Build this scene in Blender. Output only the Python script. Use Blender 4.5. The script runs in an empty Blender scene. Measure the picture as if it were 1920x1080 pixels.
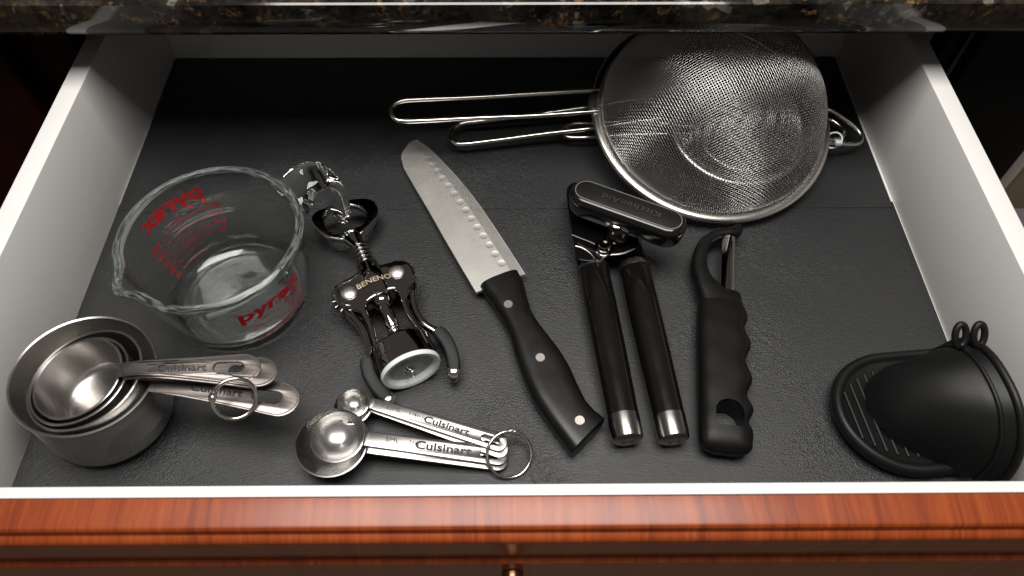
import bpy, bmesh, math, random
import numpy as np
from mathutils import Matrix, Vector
random.seed(7); rng = np.random.default_rng(7)
sc = bpy.context.scene
COL = sc.collection
RAD = math.radians

# ---------------------------------------------------------------- camera
CF, CP, CY, CR = 1375.1, RAD(55.925), RAD(.611), RAD(.249)
CO = np.array([-.0007, 0., .4389])
_F = np.array([math.sin(CY)*math.cos(CP), math.cos(CY)*math.cos(CP), -math.sin(CP)])
_R = np.array([math.cos(CY), -math.sin(CY), 0.]); _U = np.cross(_R, _F)
_R, _U = math.cos(CR)*_R+math.sin(CR)*_U, -math.sin(CR)*_R+math.cos(CR)*_U
cam = bpy.data.cameras.new('camera'); camo = bpy.data.objects.new('camera', cam); COL.objects.link(camo)
cam.sensor_width = 36; cam.lens = CF/1920*36; cam.clip_start = .01; cam.clip_end = 50
cam.dof.use_dof = True; cam.dof.focus_distance = .53; cam.dof.aperture_fstop = 11
m = Matrix.Identity(4)
for i in range(3):
    m[i][0], m[i][1], m[i][2], m[i][3] = _R[i], _U[i], -_F[i], CO[i]
camo.matrix_world = m; sc.camera = camo
# ---------------------------------------------------------------- light
w = bpy.data.worlds.new('World'); sc.world = w; w.use_nodes = True
w.node_tree.nodes['Background'].inputs[0].default_value = (1, .93, .88, 1)
w.node_tree.nodes['Background'].inputs[1].default_value = .105
la = bpy.data.lights.new('ceiling_lamp', 'AREA'); la.shape = 'RECTANGLE'; la.size = .86; la.size_y = .50; la.energy = 19
la.color = (1, .972, .93)
lo = bpy.data.objects.new('ceiling_lamp', la); COL.objects.link(lo); lo.location = (-.02, .20, 1.12)
vs = sc.view_settings; vs.view_transform = 'Standard'; vs.look = 'None'; vs.exposure = 0; vs.gamma = 1; vs.use_curve_mapping = False
sc.cycles.use_denoising = True; sc.cycles.denoising_prefilter = 'ACCURATE'; sc.cycles.denoising_input_passes = 'RGB'
sc.cycles.use_adaptive_sampling = False
sc.cycles.max_bounces = 12; sc.cycles.diffuse_bounces = 4; sc.cycles.transmission_bounces = 10; sc.cycles.glossy_bounces = 5; sc.cycles.transparent_max_bounces = 24
sc.cycles.sample_clamp_indirect = 12; sc.cycles.caustics_reflective = False; sc.cycles.blur_glossy = 1.0

# ---------------------------------------------------------------- helpers
def at(x, y, z=0.):
    "point of height z on the sight line of a photograph pixel"
    d = _F*CF+_R*(x-960)-_U*(y-540)
    return CO+d*((z-CO[2])/d[2])

def cr(pts, n=6, closed=False):
    "Catmull-Rom curve through points"
    p = np.array(pts, float); N = len(p); out = []
    for i in range(N if closed else N-1):
        g = (lambda k: p[k % N]) if closed else (lambda k: p[min(max(k, 0), N-1)])
        a, b, c, d = g(i-1), g(i), g(i+1), g(i+2)
        for t in np.arange(n)/n:
            out.append(.5*((2*b)+(c-a)*t+(2*a-5*b+4*c-d)*t*t+(3*b-a-3*c+d)*t**3))
    if not closed: out.append(p[-1])
    return np.array(out)

def interp(x, xs, ys): return float(np.interp(x, xs, ys))

MATS = {}
def thing(name, label, cat, M=None, loc=None, group=None):
    o = bpy.data.objects.new(name, None); COL.objects.link(o); o.empty_display_size = .02
    if M is None: M = Matrix.Translation(Vector(loc if loc is not None else (0, 0, 0)))
    o.matrix_world = M; MATS[o.name] = M.copy()
    o['label'] = label; o['category'] = cat
    if group: o['group'] = group
    return o

def frame(o, x, z):
    "matrix with local X near x and local Z = z"
    z = Vector(z).normalized(); x = Vector(x); x = (x-z*x.dot(z)).normalized(); y = z.cross(x)
    M = Matrix.Identity(4)
    for i in range(3): M[i][0], M[i][1], M[i][2], M[i][3] = x[i], y[i], z[i], o[i]
    return M

def mesh(name, V, F, mat, parent=None, world=False, sharp=38, smooth=True, kind=None):
    V = np.asarray(V, float)
    if parent is not None and world:
        Mi = np.array(MATS[parent.name].inverted()); V = V@Mi[:3, :3].T+Mi[:3, 3]
    me = bpy.data.meshes.new(name)
    if isinstance(F, np.ndarray):
        k = F.shape[1]; me.vertices.add(len(V)); me.vertices.foreach_set('co', V.astype(np.float32).ravel())
        me.loops.add(F.size); me.loops.foreach_set('vertex_index', F.astype(np.int32).ravel())
        me.polygons.add(len(F)); me.polygons.foreach_set('loop_start', np.arange(0, F.size, k, dtype=np.int32))
        me.update(calc_edges=True); me.validate()
    else:
        me.from_pydata([tuple(v) for v in V], [], [tuple(int(i) for i in f) for f in F])
        bm = bmesh.new(); bm.from_mesh(me); bmesh.ops.recalc_face_normals(bm, faces=bm.faces); bm.to_mesh(me); bm.free()
    if smooth:
        me.shade_smooth()
        if sharp: me.set_sharp_from_angle(angle=RAD(sharp))
    me.materials.append(mat)
    o = bpy.data.objects.new(name, me); COL.objects.link(o)
    if parent is not None:
        o.parent = parent; MATS[o.name] = MATS[parent.name].copy()
    if kind: o['kind'] = kind
    return o

def merge(*parts):
    V = []; F = []; n = 0
    for v, f in parts:
        V.append(np.asarray(v, float)); F += [tuple(int(i)+n for i in q) for q in f]; n += len(v)
    return np.concatenate(V), F

def grid_faces(a, b, close_a=False, close_b=False):
    F = []
    for i in range(a if close_a else a-1):
        for j in range(b if close_b else b-1):
            i2, j2 = (i+1) % a, (j+1) % b
            F.append((i*b+j, i*b+j2, i2*b+j2, i2*b+j))
    return F

def loft(S, cap=True, close=True):
    S = np.array(S); a, b = S.shape[:2]; F = grid_faces(a, b, False, close)
    if cap: F.append(tuple(range(b))[::-1]); F.append(tuple((a-1)*b+i for i in range(b)))
    return S.reshape(-1, 3), F

def lathe(prof, n=64, closed=False, axis='z'):
    prof = np.array(prof, float); th = np.arange(n)*2*math.pi/n
    V = np.array([[(r*math.cos(t), r*math.sin(t), z) for t in th] for r, z in prof])
    F = grid_faces(len(prof), n, closed, True); V = V.reshape(-1, 3)
    if not closed:
        if prof[0][0] > 1e-9: F.append(tuple(range(n))[::-1])
        if prof[-1][0] > 1e-9: F.append(tuple((len(prof)-1)*n+i for i in range(n)))
    if axis == 'x': V = V[:, [2, 0, 1]]
    return V, F

def sweep(path, W, H, m=16, e=1., up=(0, 0, 1), cap=True, closed=False):
    "tube of elliptical / boxy section (W wide, H high) along a path"
    P = np.array(path, float); N = len(P)
    W = np.broadcast_to(np.array(W, float), N); H = np.broadcast_to(np.array(H, float), N)
    if closed: T = np.roll(P, -1, 0)-np.roll(P, 1, 0)
    else: T = np.gradient(P, axis=0)
    T /= np.linalg.norm(T, axis=1)[:, None]
    th = np.arange(m)*2*math.pi/m; c, s = np.cos(th), np.sin(th)
    c = np.sign(c)*abs(c)**e; s = np.sign(s)*abs(s)**e
    S = []; nrm = np.array(up, float)
    for i in range(N):
        nn = np.array(up, float) if up is not None and abs(np.dot(up, T[i])) < .93 else nrm
        side = np.cross(T[i], nn); side /= np.linalg.norm(side); nr = np.cross(side, T[i]); nrm = nr
        S.append(P[i]+np.outer(c*W[i]/2, side)+np.outer(s*H[i]/2, nr))
    V, F = loft(S, cap and not closed)
    if closed:
        F += [((N-1)*m+j, (N-1)*m+(j+1) % m, (j+1) % m, j) for j in range(m)]
    return V, F

def tube(path, r, m=12, closed=False, cap=True):
    "round wire, parallel-transported"
    P = np.array(path, float); N = len(P)
    T = np.roll(P, -1, 0)-np.roll(P, 1, 0) if closed else np.gradient(P, axis=0)
    T /= np.linalg.norm(T, axis=1)[:, None]+1e-12
    R = np.broadcast_to(np.array(r, float), N)
    n = np.cross(T[0], (0, 0, 1) if abs(T[0][2]) < .9 else (1, 0, 0)); n /= np.linalg.norm(n)
    th = np.arange(m)*2*math.pi/m; S = []
    for i in range(N):
        n = n-T[i]*np.dot(n, T[i]); n /= np.linalg.norm(n); b = np.cross(T[i], n)
        S.append(P[i]+R[i]*(np.outer(np.cos(th), n)+np.outer(np.sin(th), b)))
    V, F = loft(S, cap and not closed)
    if closed:
        d = [np.linalg.norm(S[0][k]-S[-1][0]) for k in range(m)]; k = int(np.argmin(d))
        F += [((N-1)*m+j, (N-1)*m+(j+1) % m, (j+1+k) % m, (j+k) % m) for j in range(m)]
    return V, F

def from_curve(cu):
    ob = bpy.data.objects.new('tmp', cu); COL.objects.link(ob)
    dg = bpy.context.evaluated_depsgraph_get(); dg.update()
    me = bpy.data.meshes.new_from_object(ob.evaluated_get(dg))
    V = np.array([v.co[:] for v in me.vertices]) if len(me.vertices) else np.zeros((0, 3)); F = [tuple(p.vertices) for p in me.polygons]
    bpy.data.objects.remove(ob); bpy.data.curves.remove(cu); bpy.data.meshes.remove(me)
    return V, F

def plate(loops, t, bev=0., res=3):
    "flat plate (with holes) of thickness t about z = 0"
    cu = bpy.data.curves.new('c', 'CURVE'); cu.dimensions = '2D'; cu.fill_mode = 'BOTH'
    cu.extrude = t/2-bev; cu.bevel_depth = bev; cu.bevel_resolution = res; cu.offset = -bev
    for lp in loops:
        s = cu.splines.new('POLY'); s.points.add(len(lp)-1); s.use_cyclic_u = True
        for i, q in enumerate(lp): s.points[i].co = (q[0], q[1], 0, 1)
    V, F = from_curve(cu)
    bm = bmesh.new(); bv = [bm.verts.new(v) for v in V]
    for f in F:
        try: bm.faces.new([bv[i] for i in f])
        except ValueError: pass
    bmesh.ops.remove_doubles(bm, verts=bm.verts, dist=1e-6); bm.verts.index_update()
    V = np.array([v.co[:] for v in bm.verts]); F = [tuple(v.index for v in f.verts) for f in bm.faces]; bm.free()
    return V, F

def text(body, size, bold=0., space=1., xs=1., t=0., shear=0., sub=0):
    "text centred on the origin in the xy plane"
    cu = bpy.data.curves.new('t', 'FONT'); cu.body = body; cu.size = size; cu.align_x = 'CENTER'; cu.align_y = 'CENTER'
    cu.offset = bold*size; cu.space_character = space; cu.extrude = t/2; cu.shear = shear; cu.resolution_u = 3
    V, F = from_curve(cu); V = V.copy(); V[:, 0] *= xs
    if sub:
        bm = bmesh.new(); bv = [bm.verts.new(v) for v in V]
        for f in F:
            try: bm.faces.new([bv[i] for i in f])
            except ValueError: pass
        bmesh.ops.remove_doubles(bm, verts=bm.verts, dist=1e-7)
        bmesh.ops.triangulate(bm, faces=bm.faces)
        for _ in range(4):
            L = [e for e in bm.edges if e.calc_length() > sub]
            if L: bmesh.ops.subdivide_edges(bm, edges=L, cuts=1)
            bmesh.ops.triangulate(bm, faces=bm.faces)
        bm.verts.index_update(); V = np.array([v.co[:] for v in bm.verts]); F = [tuple(v.index for v in f.verts) for f in bm.faces]; bm.free()
    return V, F

def place(VF, o, x, z=(0, 0, 1)):
    "set a flat xy shape at o with its x along x and its normal z"
    M = np.array(frame(o, x, z)); V = np.asarray(VF[0]); return V@M[:3, :3].T+M[:3, 3], VF[1]

def box(a, b, bev=0.):
    a, b = np.minimum(a, b), np.maximum(a, b)
    bm = bmesh.new(); bmesh.ops.create_cube(bm, size=1)
    for v in bm.verts: v.co = Vector(((a[i]+b[i])/2+v.co[i]*(b[i]-a[i]) for i in range(3)))
    if bev: bmesh.ops.bevel(bm, geom=bm.edges[:], offset=bev, segments=2, affect='EDGES', profile=.6)
    bm.verts.index_update(); V = np.array([v.co[:] for v in bm.verts]); F = [tuple(v.index for v in f.verts) for f in bm.faces]; bm.free()
    return V, F

def stadium(x0, x1, r0, r1=None, n=12, y=0.):
    r1 = r0 if r1 is None else r1; L = []
    for k in range(n+1): a = math.pi/2+math.pi*k/n; L.append((x0+r0*math.cos(a), y+r0*math.sin(a)))
    for k in range(n+1): a = -math.pi/2+math.pi*k/n; L.append((x1+r1*math.cos(a), y+r1*math.sin(a)))
    return L

def boolean(A, B, op='DIFFERENCE'):
    obs = []
    for V, F in (A, B):
        me = bpy.data.meshes.new('b'); me.from_pydata([tuple(v) for v in V], [], [tuple(f) for f in F])
        bm = bmesh.new(); bm.from_mesh(me); bmesh.ops.recalc_face_normals(bm, faces=bm.faces); bm.to_mesh(me); bm.free()
        o = bpy.data.objects.new('b', me); COL.objects.link(o); obs.append(o)
    md = obs[0].modifiers.new('b', 'BOOLEAN'); md.operation = op; md.object = obs[1]; md.solver = 'EXACT'
    dg = bpy.context.evaluated_depsgraph_get(); dg.update()
    me = bpy.data.meshes.new_from_object(obs[0].evaluated_get(dg))
    V = np.array([v.co[:] for v in me.vertices]); F = [tuple(p.vertices) for p in me.polygons]
    for o in obs: bpy.data.objects.remove(o)
    return V, F

# ---------------------------------------------------------------- materials
class NT:
    def __init__(s, name):
        s.m = bpy.data.materials.new(name); s.m.use_nodes = True; s.t = s.m.node_tree; s.b = s.t.nodes['Principled BSDF']
    def n(s, typ, **k):
        o = s.t.nodes.new(typ)
        for a, v in k.items():
            if a.startswith('_'): setattr(o, a[1:], v)
            else:
                i = o.inputs[int(a[1:])] if a[0] == 'i' and a[1:].isdigit() else o.inputs[a.replace('__', ' ')]
                if hasattr(v, 'is_output') or isinstance(v, bpy.types.NodeSocket): s.t.links.new(v, i)
                else: i.default_value = v
        return o
    def link(s, a, b): s.t.links.new(a, b)
    def set(s, **k):
        for a, v in k.items():
            i = s.b.inputs[a.replace('__', ' ')]
            if isinstance(v, bpy.types.NodeSocket): s.t.links.new(v, i)
            else: i.default_value = v
        return s
    def coord(s, scale=(1, 1, 1), rot=(0, 0, 0)):
        c = s.n('ShaderNodeTexCoord'); mp = s.n('ShaderNodeMapping', i0=c.outputs['Object'])
        mp.inputs['Scale'].default_value = scale; mp.inputs['Rotation'].default_value = rot
        return mp.outputs[0]
    def noise(s, vec, scale, detail=4, rough=.55): return s.n('ShaderNodeTexNoise', Vector=vec, Scale=scale, Detail=detail, Roughness=rough).outputs['Fac']
    def ramp(s, fac, stops):
        r = s.n('ShaderNodeValToRGB', Fac=fac); e = r.color_ramp.elements
        while len(e) < len(stops): e.new(.5)
        for q, (p, c) in zip(e, stops): q.position = p; q.color = (*c, 1) if len(c) == 3 else c
        return r.outputs['Color']
    def mrange(s, v, a, b, c, d): return s.n('ShaderNodeMapRange', i0=v, i1=a, i2=b, i3=c, i4=d).outputs[0]
    def math(s, op, a, b=0.): return s.n('ShaderNodeMath', _operation=op, i0=a, i1=b).outputs[0]
    def bump(s, h, strength=.3, dist=.001):
        s.link(s.n('ShaderNodeBump', Height=h, Strength=strength, Distance=dist).outputs[0], s.b.inputs['Normal']); return s

def simple(name, col, rough, metal=0., spec=.5, rv=.06, rscale=60, **k):
    a = NT(name); a.set(Base__Color=(*col, 1), Metallic=metal, Specular__IOR__Level=spec, **k)
    f = a.noise(a.coord(), rscale, 5, .6)
    a.set(Roughness=a.mrange(f, .3, .7, max(.01, rough-rv), rough+rv)); return a

def steel(name, col=(.56, .53, .50), rough=.27, dirs=(1, 60, 60), aniso=0., radial=False, bump=.05):
    a = NT(name); a.set(Base__Color=(*col, 1), Metallic=1.)
    if radial:
        c = a.n('ShaderNodeTexCoord'); sx = a.n('ShaderNodeSeparateXYZ', i0=c.outputs['Object'])
        r = a.math('SQRT', a.math('ADD', a.math('MULTIPLY', sx.outputs[0], sx.outputs[0]), a.math('MULTIPLY', sx.outputs[1], sx.outputs[1])))
        v = a.n('ShaderNodeCombineXYZ', i0=a.math('MULTIPLY', r, 900.), i1=a.math('MULTIPLY', sx.outputs[2], 900.)).outputs[0]
        ang = a.math('ARCTAN2', sx.outputs[1], sx.outputs[0])
        v = a.n('ShaderNodeVectorMath', _operation='ADD', i0=v, i1=a.n('ShaderNodeCombineXYZ', i2=a.math('MULTIPLY', ang, 2.5)).outputs[0]).outputs[0]
        f = a.noise(v, 1.6, 4, .7)
        tg = a.n('ShaderNodeTangent', _direction_type='RADIAL', _axis='Z')
        a.set(Anisotropic=aniso, Anisotropic__Rotation=.25, Tangent=tg.outputs[0])
    else:
        f = a.noise(a.coord(dirs), 40, 5, .7)
    big = a.noise(a.coord(), 45, 4, .6)
    k = a.math('ADD', a.math('MULTIPLY', f, .55), a.math('MULTIPLY', big, .45))
    a.set(Roughness=a.mrange(k, .3, .7, rough-.03, rough+.05))
    a.bump(f, bump, .0004)
    return a

M = {}
M['melamine'] = simple('white_melamine', (.74, .725, .70), .42, rv=.05).m
a = NT('white_melamine_worn'); f = a.noise(a.coord(), 9, 6, .6); sp = a.noise(a.coord(), 55, 3, .6)
dirt = a.ramp(sp, [(.70, (0, 0, 0)), (.78, (1, 1, 1))])
mx = a.n('ShaderNodeMix', _data_type='RGBA', _blend_type='MIX'); mx.inputs['A'].default_value = (.74, .725, .70, 1); mx.inputs['B'].default_value = (.46, .40, .32, 1)
a.link(a.math('MULTIPLY', dirt, a.mrange(f, .45, .7, 0, .35)), mx.inputs['Factor'])
a.set(Base__Color=mx.outputs['Result'], Roughness=a.mrange(f, .3, .7, .36, .5)); a.bump(a.noise(a.coord(), 900, 2), .04, .0003); M['melamine'] = a.m

# cherry wood, grain running front to back / up and down
a = NT('cherry_lacquer'); c = a.coord((1, .05, .05)); wob = a.n('ShaderNodeTexNoise', Vector=a.coord((1, 3, 3)), Scale=4., Detail=2.)
va = a.n('ShaderNodeVectorMath', _operation='MULTIPLY_ADD', i0=wob.outputs['Color'], i1=(.010, 0, 0), i2=c)
f1 = a.noise(va.outputs[0], 70, 6, .7); f2 = a.noise(va.outputs[0], 420, 4, .65); f3 = a.noise(va.outputs[0], 62, 2, .5)
lines = a.ramp(a.math('ABSOLUTE', a.math('SUBTRACT', f3, .5)), [(.0, (0, 0, 0)), (.03, (1, 1, 1))])
lines = a.math('MAXIMUM', lines, a.mrange(a.noise(c, 55, 3), .42, .58, .25, 1.))
k = a.math('ADD', a.math('MULTIPLY', f1, .5), a.math('MULTIPLY', f2, .5))
bc = a.ramp(k, [(.36, (.175, .027, .005)), (.5, (.245, .043, .0075)), (.64, (.32, .066, .013))])
mxw = a.n('ShaderNodeMix', _data_type='RGBA'); a.link(lines, mxw.inputs['Factor']); mxw.inputs['A'].default_value = (.15, .023, .005, 1); a.link(bc, mxw.inputs['B'])
a.set(Base__Color=mxw.outputs['Result'], Roughness=.42, Coat__Weight=.44, Coat__Roughness=.24, Specular__IOR__Level=.2)
a.bump(f2, .05, .0005); M['cherry'] = a.m
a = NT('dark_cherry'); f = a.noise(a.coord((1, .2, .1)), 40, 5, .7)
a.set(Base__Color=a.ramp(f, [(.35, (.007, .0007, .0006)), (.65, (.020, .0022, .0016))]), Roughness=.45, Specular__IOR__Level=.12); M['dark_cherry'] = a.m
M['black_panel'] = simple('black_appliance', (.004, .004, .004), .4, spec=.12).m
a = simple('brown_floor_tile', (.22, .165, .11), .5); M['floor'] = a.m
M['beige_panel'] = simple('beige_panel', (.25, .21, .15), .5).m
M['interior'] = simple('cabinet_interior', (.45, .43, .38), .6).m

# granite
a = NT('granite'); c = a.coord()
v1 = a.n('ShaderNodeTexVoronoi', Vector=c, Scale=95., Randomness=1.)
n1 = a.noise(c, 42, 6, .7); n2 = a.noise(c, 210, 5, .7); n3 = a.noise(c, 20, 5, .65)
wv = a.n('ShaderNodeTexVoronoi', Vector=a.n('ShaderNodeVectorMath', _operation='MULTIPLY_ADD', i0=a.n('ShaderNodeTexNoise', Vector=c, Scale=160., Detail=5.).outputs['Color'], i1=(.02, .02, .02), i2=c).outputs[0], Scale=140.)
base = a.ramp(a.math('ADD', a.math('MULTIPLY', n1, .6), a.math('MULTIPLY', n2, .4)), [(.40, (.0025, .0025, .0025)), (.50, (.012, .0105, .008)), (.60, (.034, .027, .018)), (.72, (.085, .07, .05))])
gold = a.ramp(a.n('ShaderNodeSeparateColor', i0=wv.outputs['Color']).outputs[0], [(.74, (0, 0, 0)), (.80, (1, 1, 1))])
gold = a.math('MULTIPLY', gold, a.ramp(n2, [(.45, (0, 0, 0)), (.6, (1, 1, 1))]))
gold = a.math('MULTIPLY', gold, a.ramp(n3, [(.42, (.1, .1, .1)), (.58, (1, 1, 1))]))
mx = a.n('ShaderNodeMix', _data_type='RGBA'); a.link(gold, mx.inputs['Factor']); a.link(base, mx.inputs['A']); mx.inputs['B'].default_value = (.17, .095, .035, 1)
pal = a.ramp(a.n('ShaderNodeSeparateColor', i0=v1.outputs['Color']).outputs[1], [(.88, (0, 0, 0)), (.91, (1, 1, 1))])
mx2 = a.n('ShaderNodeMix', _data_type='RGBA'); a.link(a.math('MULTIPLY', pal, a.ramp(n1, [(.5, (0, 0, 0)), (.62, (1, 1, 1))])), mx2.inputs['Factor']); a.link(mx.outputs['Result'], mx2.inputs['A']); mx2.inputs['B'].default_value = (.16, .15, .13, 1)
a.set(Base__Color=mx2.outputs['Result'], Roughness=.09, Specular__IOR__Level=.55); M['granite'] = a.m

# shelf liner: embossed black vinyl
a = NT('black_vinyl'); c = a.coord()
vor = a.n('ShaderNodeTexVoronoi', Vector=a.n('ShaderNodeVectorMath', _operation='MULTIPLY_ADD', i0=a.n('ShaderNodeTexNoise', Vector=c, Scale=180., Detail=2.).outputs['Color'], i1=(.004, .004, 0), i2=c).outputs[0], Scale=620., _feature='DISTANCE_TO_EDGE')
cell = a.mrange(vor.outputs['Distance'], 0., .28, 0., 1.)
fib = a.noise(a.coord((1, 3.2, 1), (0, 0, .7)), 330, 4, .75); mask = a.mrange(a.noise(c, 9, 3), .42, .6, 0., 1.)
fine = a.noise(c, 1100, 3, .6)
h = a.math('ADD', a.math('MULTIPLY', cell, a.math('MULTIPLY_ADD' if False else 'MULTIPLY', mask, .8)), a.math('ADD', a.math('MULTIPLY', fib, 1.3), a.math('MULTIPLY', fine, .6)))
lint = a.ramp(a.noise(a.coord((1, 5., 1), (0, 0, .6)), 260, 4, .8), [(.66, (.0040, .0044, .0052)), (.80, (.040, .042, .045))])
a.set(Base__Color=lint, Roughness=a.mrange(a.noise(c, 14, 5), .3, .7, .44, .54), Specular__IOR__Level=.72); a.bump(h, .36, .0007); M['vinyl'] = a.m

M['cup_steel'] = steel('brushed_cup_steel', (.46, .44, .42), .27, aniso=.72, radial=True, bump=.05).m
M['bowl_steel'] = steel('brushed_spoon_steel', (.48, .47, .455), .25, aniso=.65, radial=True, bump=.04).m
M['strip_steel'] = steel('brushed_handle_steel', (.30, .288, .275), .24, (4, 60, 60), bump=.04).m
M['cup_handle'] = steel('cup_handle_steel', (.24, .215, .203), .33, (4, 60, 60), bump=.05).m
M['wire_steel'] = steel('polished_wire_steel', (.60, .57, .52), .17, bump=.0).m
M['rim_steel'] = steel('rolled_rim_steel', (.64, .62, .585), .26, (6, 6, 60), bump=.03).m
M['mesh_steel'] = simple('woven_mesh_steel', (.52, .505, .49), .3, metal=1., rv=.05).m
a = steel('satin_blade_steel', (.80, .78, .735), .45, (110, 7, 1), bump=.16); M['blade_steel'] = a.m
M['chrome'] = simple('polished_chrome', (.34, .32, .305), .05, metal=1., rv=.025).m
M['bright_chrome'] = simple('bright_chrome', (.72, .70, .67), .12, metal=1., rv=.04).m
M['rivet_steel'] = steel('rivet_steel', (.74, .69, .64), .38, bump=.05).m
M['knife_rivet'] = steel('knife_rivet_steel', (.50, .46, .44), .33, bump=.1).m
M['black_chrome'] = simple('black_chrome', (.02, .02, .021), .10, metal=.85, rv=.03).m
M['satin_black'] = simple('satin_black_steel', (.052, .046, .044), .17, metal=.9, spec=.5, rv=.03).m
M['gloss_plastic'] = simple('gloss_black_plastic', (.006, .006, .006), .16, rv=.04).m
a = simple('grained_black_plastic', (.008, .0072, .007), .45, spec=.3); a.bump(a.noise(a.coord(), 1600, 2), .25, .0003); M['grain_plastic'] = a.m
a = simple('black_rubber', (.0045, .0043, .0042), .43, rv=.05, spec=.22); a.bump(a.noise(a.coord(), 1400, 3), .10, .0003); M['rubber'] = a.m
a = simple('black_silicone', (.005, .005, .005), .46, rv=.06, rscale=30, spec=.33); a.bump(a.noise(a.coord(), 1500, 3), .12, .0003); M['silicone'] = a.m
a = simple('black_knife_handle', (.0045, .0043, .0041), .34, rv=.06, rscale=45, spec=.34); a.bump(a.noise(a.coord((3, 40, 40)), 30, 4), .05, .0004); M['knife_handle'] = a.m
M['pad'] = simple('grey_lever_pad', (.014, .015, .0155), .48, spec=.16).m
M['grey_plastic'] = simple('grey_plastic', (.74, .76, .77), .38, rv=.04).m
M['clear_plastic'] = simple('white_tie_plastic', (.62, .64, .66), .35).m
M['red_ink'] = simple('red_ink', (.85, .010, .012), .5).m
M['black_ink'] = simple('black_ink', (.012, .011, .010), .5).m
M['faint_ink'] = simple('faint_ink', (.035, .032, .03), .5).m
M['gold_ink'] = simple('gold_ink', (.55, .43, .31), .35, metal=.3).m
M['bronze'] = simple('bronze_knob', (.30, .16, .09), .28, metal=1.).m
a = NT('clear_glass'); a.set(Base__Color=(.97, 1., .985, 1), Roughness=0., IOR=1.47, Transmission__Weight=1.); M['glass'] = a.m
a = NT('rim_glow_glass'); c = a.n('ShaderNodeTexCoord'); sx = a.n('ShaderNodeSeparateXYZ', i0=c.outputs['Object'])
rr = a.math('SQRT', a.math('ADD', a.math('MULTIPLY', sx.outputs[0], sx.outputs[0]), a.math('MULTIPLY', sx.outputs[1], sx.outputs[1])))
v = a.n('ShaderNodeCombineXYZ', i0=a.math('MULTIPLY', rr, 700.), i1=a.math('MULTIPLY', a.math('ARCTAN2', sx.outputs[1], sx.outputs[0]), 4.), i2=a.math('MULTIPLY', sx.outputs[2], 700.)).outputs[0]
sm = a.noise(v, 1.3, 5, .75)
a.set(Base__Color=(.86, .97, .93, 1), Roughness=.02, IOR=1.47, Transmission__Weight=a.mrange(sm, .42, .62, 1., .82)); a.bump(sm, .25, .0006); M['rim_glass'] = a.m  # pale diffuse streaks stand in for light gathered inside the rim
# ================================================================ setting
H, YB, YF, XW, TS = .0845, .5539, .1229, .305, .0142
def structure(o): o['kind'] = 'structure'; return o

structure(mesh('floor', *box((-1.6, -1.6, -.82), (1.6, .40, -.80)), M['floor'], smooth=False))
# granite slab, square top edge over a quarter round
prof = [(1.1, .152), (.4153, .152), (.4140, .1511), (.4140, .1405)]
for k in range(1, 15):
    t = k/14*math.pi/2; prof.append((.414+.0222*(1-math.cos(t)), .140-.0222*math.sin(t)))
prof += [(1.1, .1178)]
S = [[(x, y, z) for y, z in prof] for x in (-1.0, 1.0)]
structure(mesh('countertop', *loft(S), M['granite'], sharp=24))

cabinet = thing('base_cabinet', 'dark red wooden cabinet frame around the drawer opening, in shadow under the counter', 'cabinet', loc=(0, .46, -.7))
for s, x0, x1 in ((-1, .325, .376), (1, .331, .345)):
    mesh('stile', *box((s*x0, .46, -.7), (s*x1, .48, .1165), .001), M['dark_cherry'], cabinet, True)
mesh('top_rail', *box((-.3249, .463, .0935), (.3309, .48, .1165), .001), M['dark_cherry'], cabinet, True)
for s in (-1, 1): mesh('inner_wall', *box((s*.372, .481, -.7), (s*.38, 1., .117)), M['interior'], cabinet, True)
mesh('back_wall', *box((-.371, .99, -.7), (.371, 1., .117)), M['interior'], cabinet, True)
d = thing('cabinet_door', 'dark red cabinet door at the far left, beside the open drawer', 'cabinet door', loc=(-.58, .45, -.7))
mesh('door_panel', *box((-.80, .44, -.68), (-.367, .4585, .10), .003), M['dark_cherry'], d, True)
d = thing('appliance_door', 'black appliance front at the far right, in shadow under the counter', 'appliance', loc=(.40, .45, -.7))
mesh('door_panel', *box((.346, .445, -.7), (.4415, .4585, .117), .002), M['black_panel'], d, True)
d = thing('beige_panel', 'beige panel with a pale edge at the right border behind the drawer side', 'panel', loc=(.55, .45, -.2))
mesh('board', *box((.4448, .441, -.085), (.9, .4585, .117), .001), M['beige_panel'], d, True)
mesh('edge_strip', *box((.4420, .437, -.085), (.4446, .4585, .117), .0006), M['interior'], d, True)

# drawer
dr = thing('drawer', 'open kitchen drawer with white inside and a cherry wood front', 'drawer', loc=(0, .33, -.02))
for s in (-1, 1): mesh('side_panel', *box((s*XW, YF-.006, -.014), (s*(XW+TS), YB+.014, H), .0006), M['melamine'], dr, True)
mesh('back_panel', *box((-XW+.0002, YB, -.004), (XW-.0002, YB+.0138, H-.004), .0006), M['melamine'], dr, True)
mesh('front_panel', *box((-XW-TS-.008, .1172, -.014), (XW+TS+.008, YF, H-.0003), .0007), M['melamine'], dr, True)
mesh('bottom_panel', *box((-XW+.0002, YF+.0002, -.010), (XW-.0002, YB-.0002, -.0026)), M['melamine'], dr, True)
fp = [(.1169, -.085), (.1169, .0838)]
fp += [(.1163, .0846), (.1035, .0846), (.1022, .0842), (.1012, .0832), (.1007, .0818), (.1007, .0806), (.1004, .0797), (.0996, .0793),
       (.0984, .0790), (.0973, .0782), (.0966, .0770), (.0964, .0752), (.0964, .073), (.0964, .0575)]
fp += [(.0966, .0571), (.0990, .0405), (.0988, .0398), (.0964, .0386), (.0960, .0382), (.0960, -.085)]
S = [[(x, y, z) for y, z in fp] for x in np.linspace(-.345, .345, 3)]
face = mesh('drawer_face', *loft(S), M['cherry'], dr, True, sharp=24)
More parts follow.
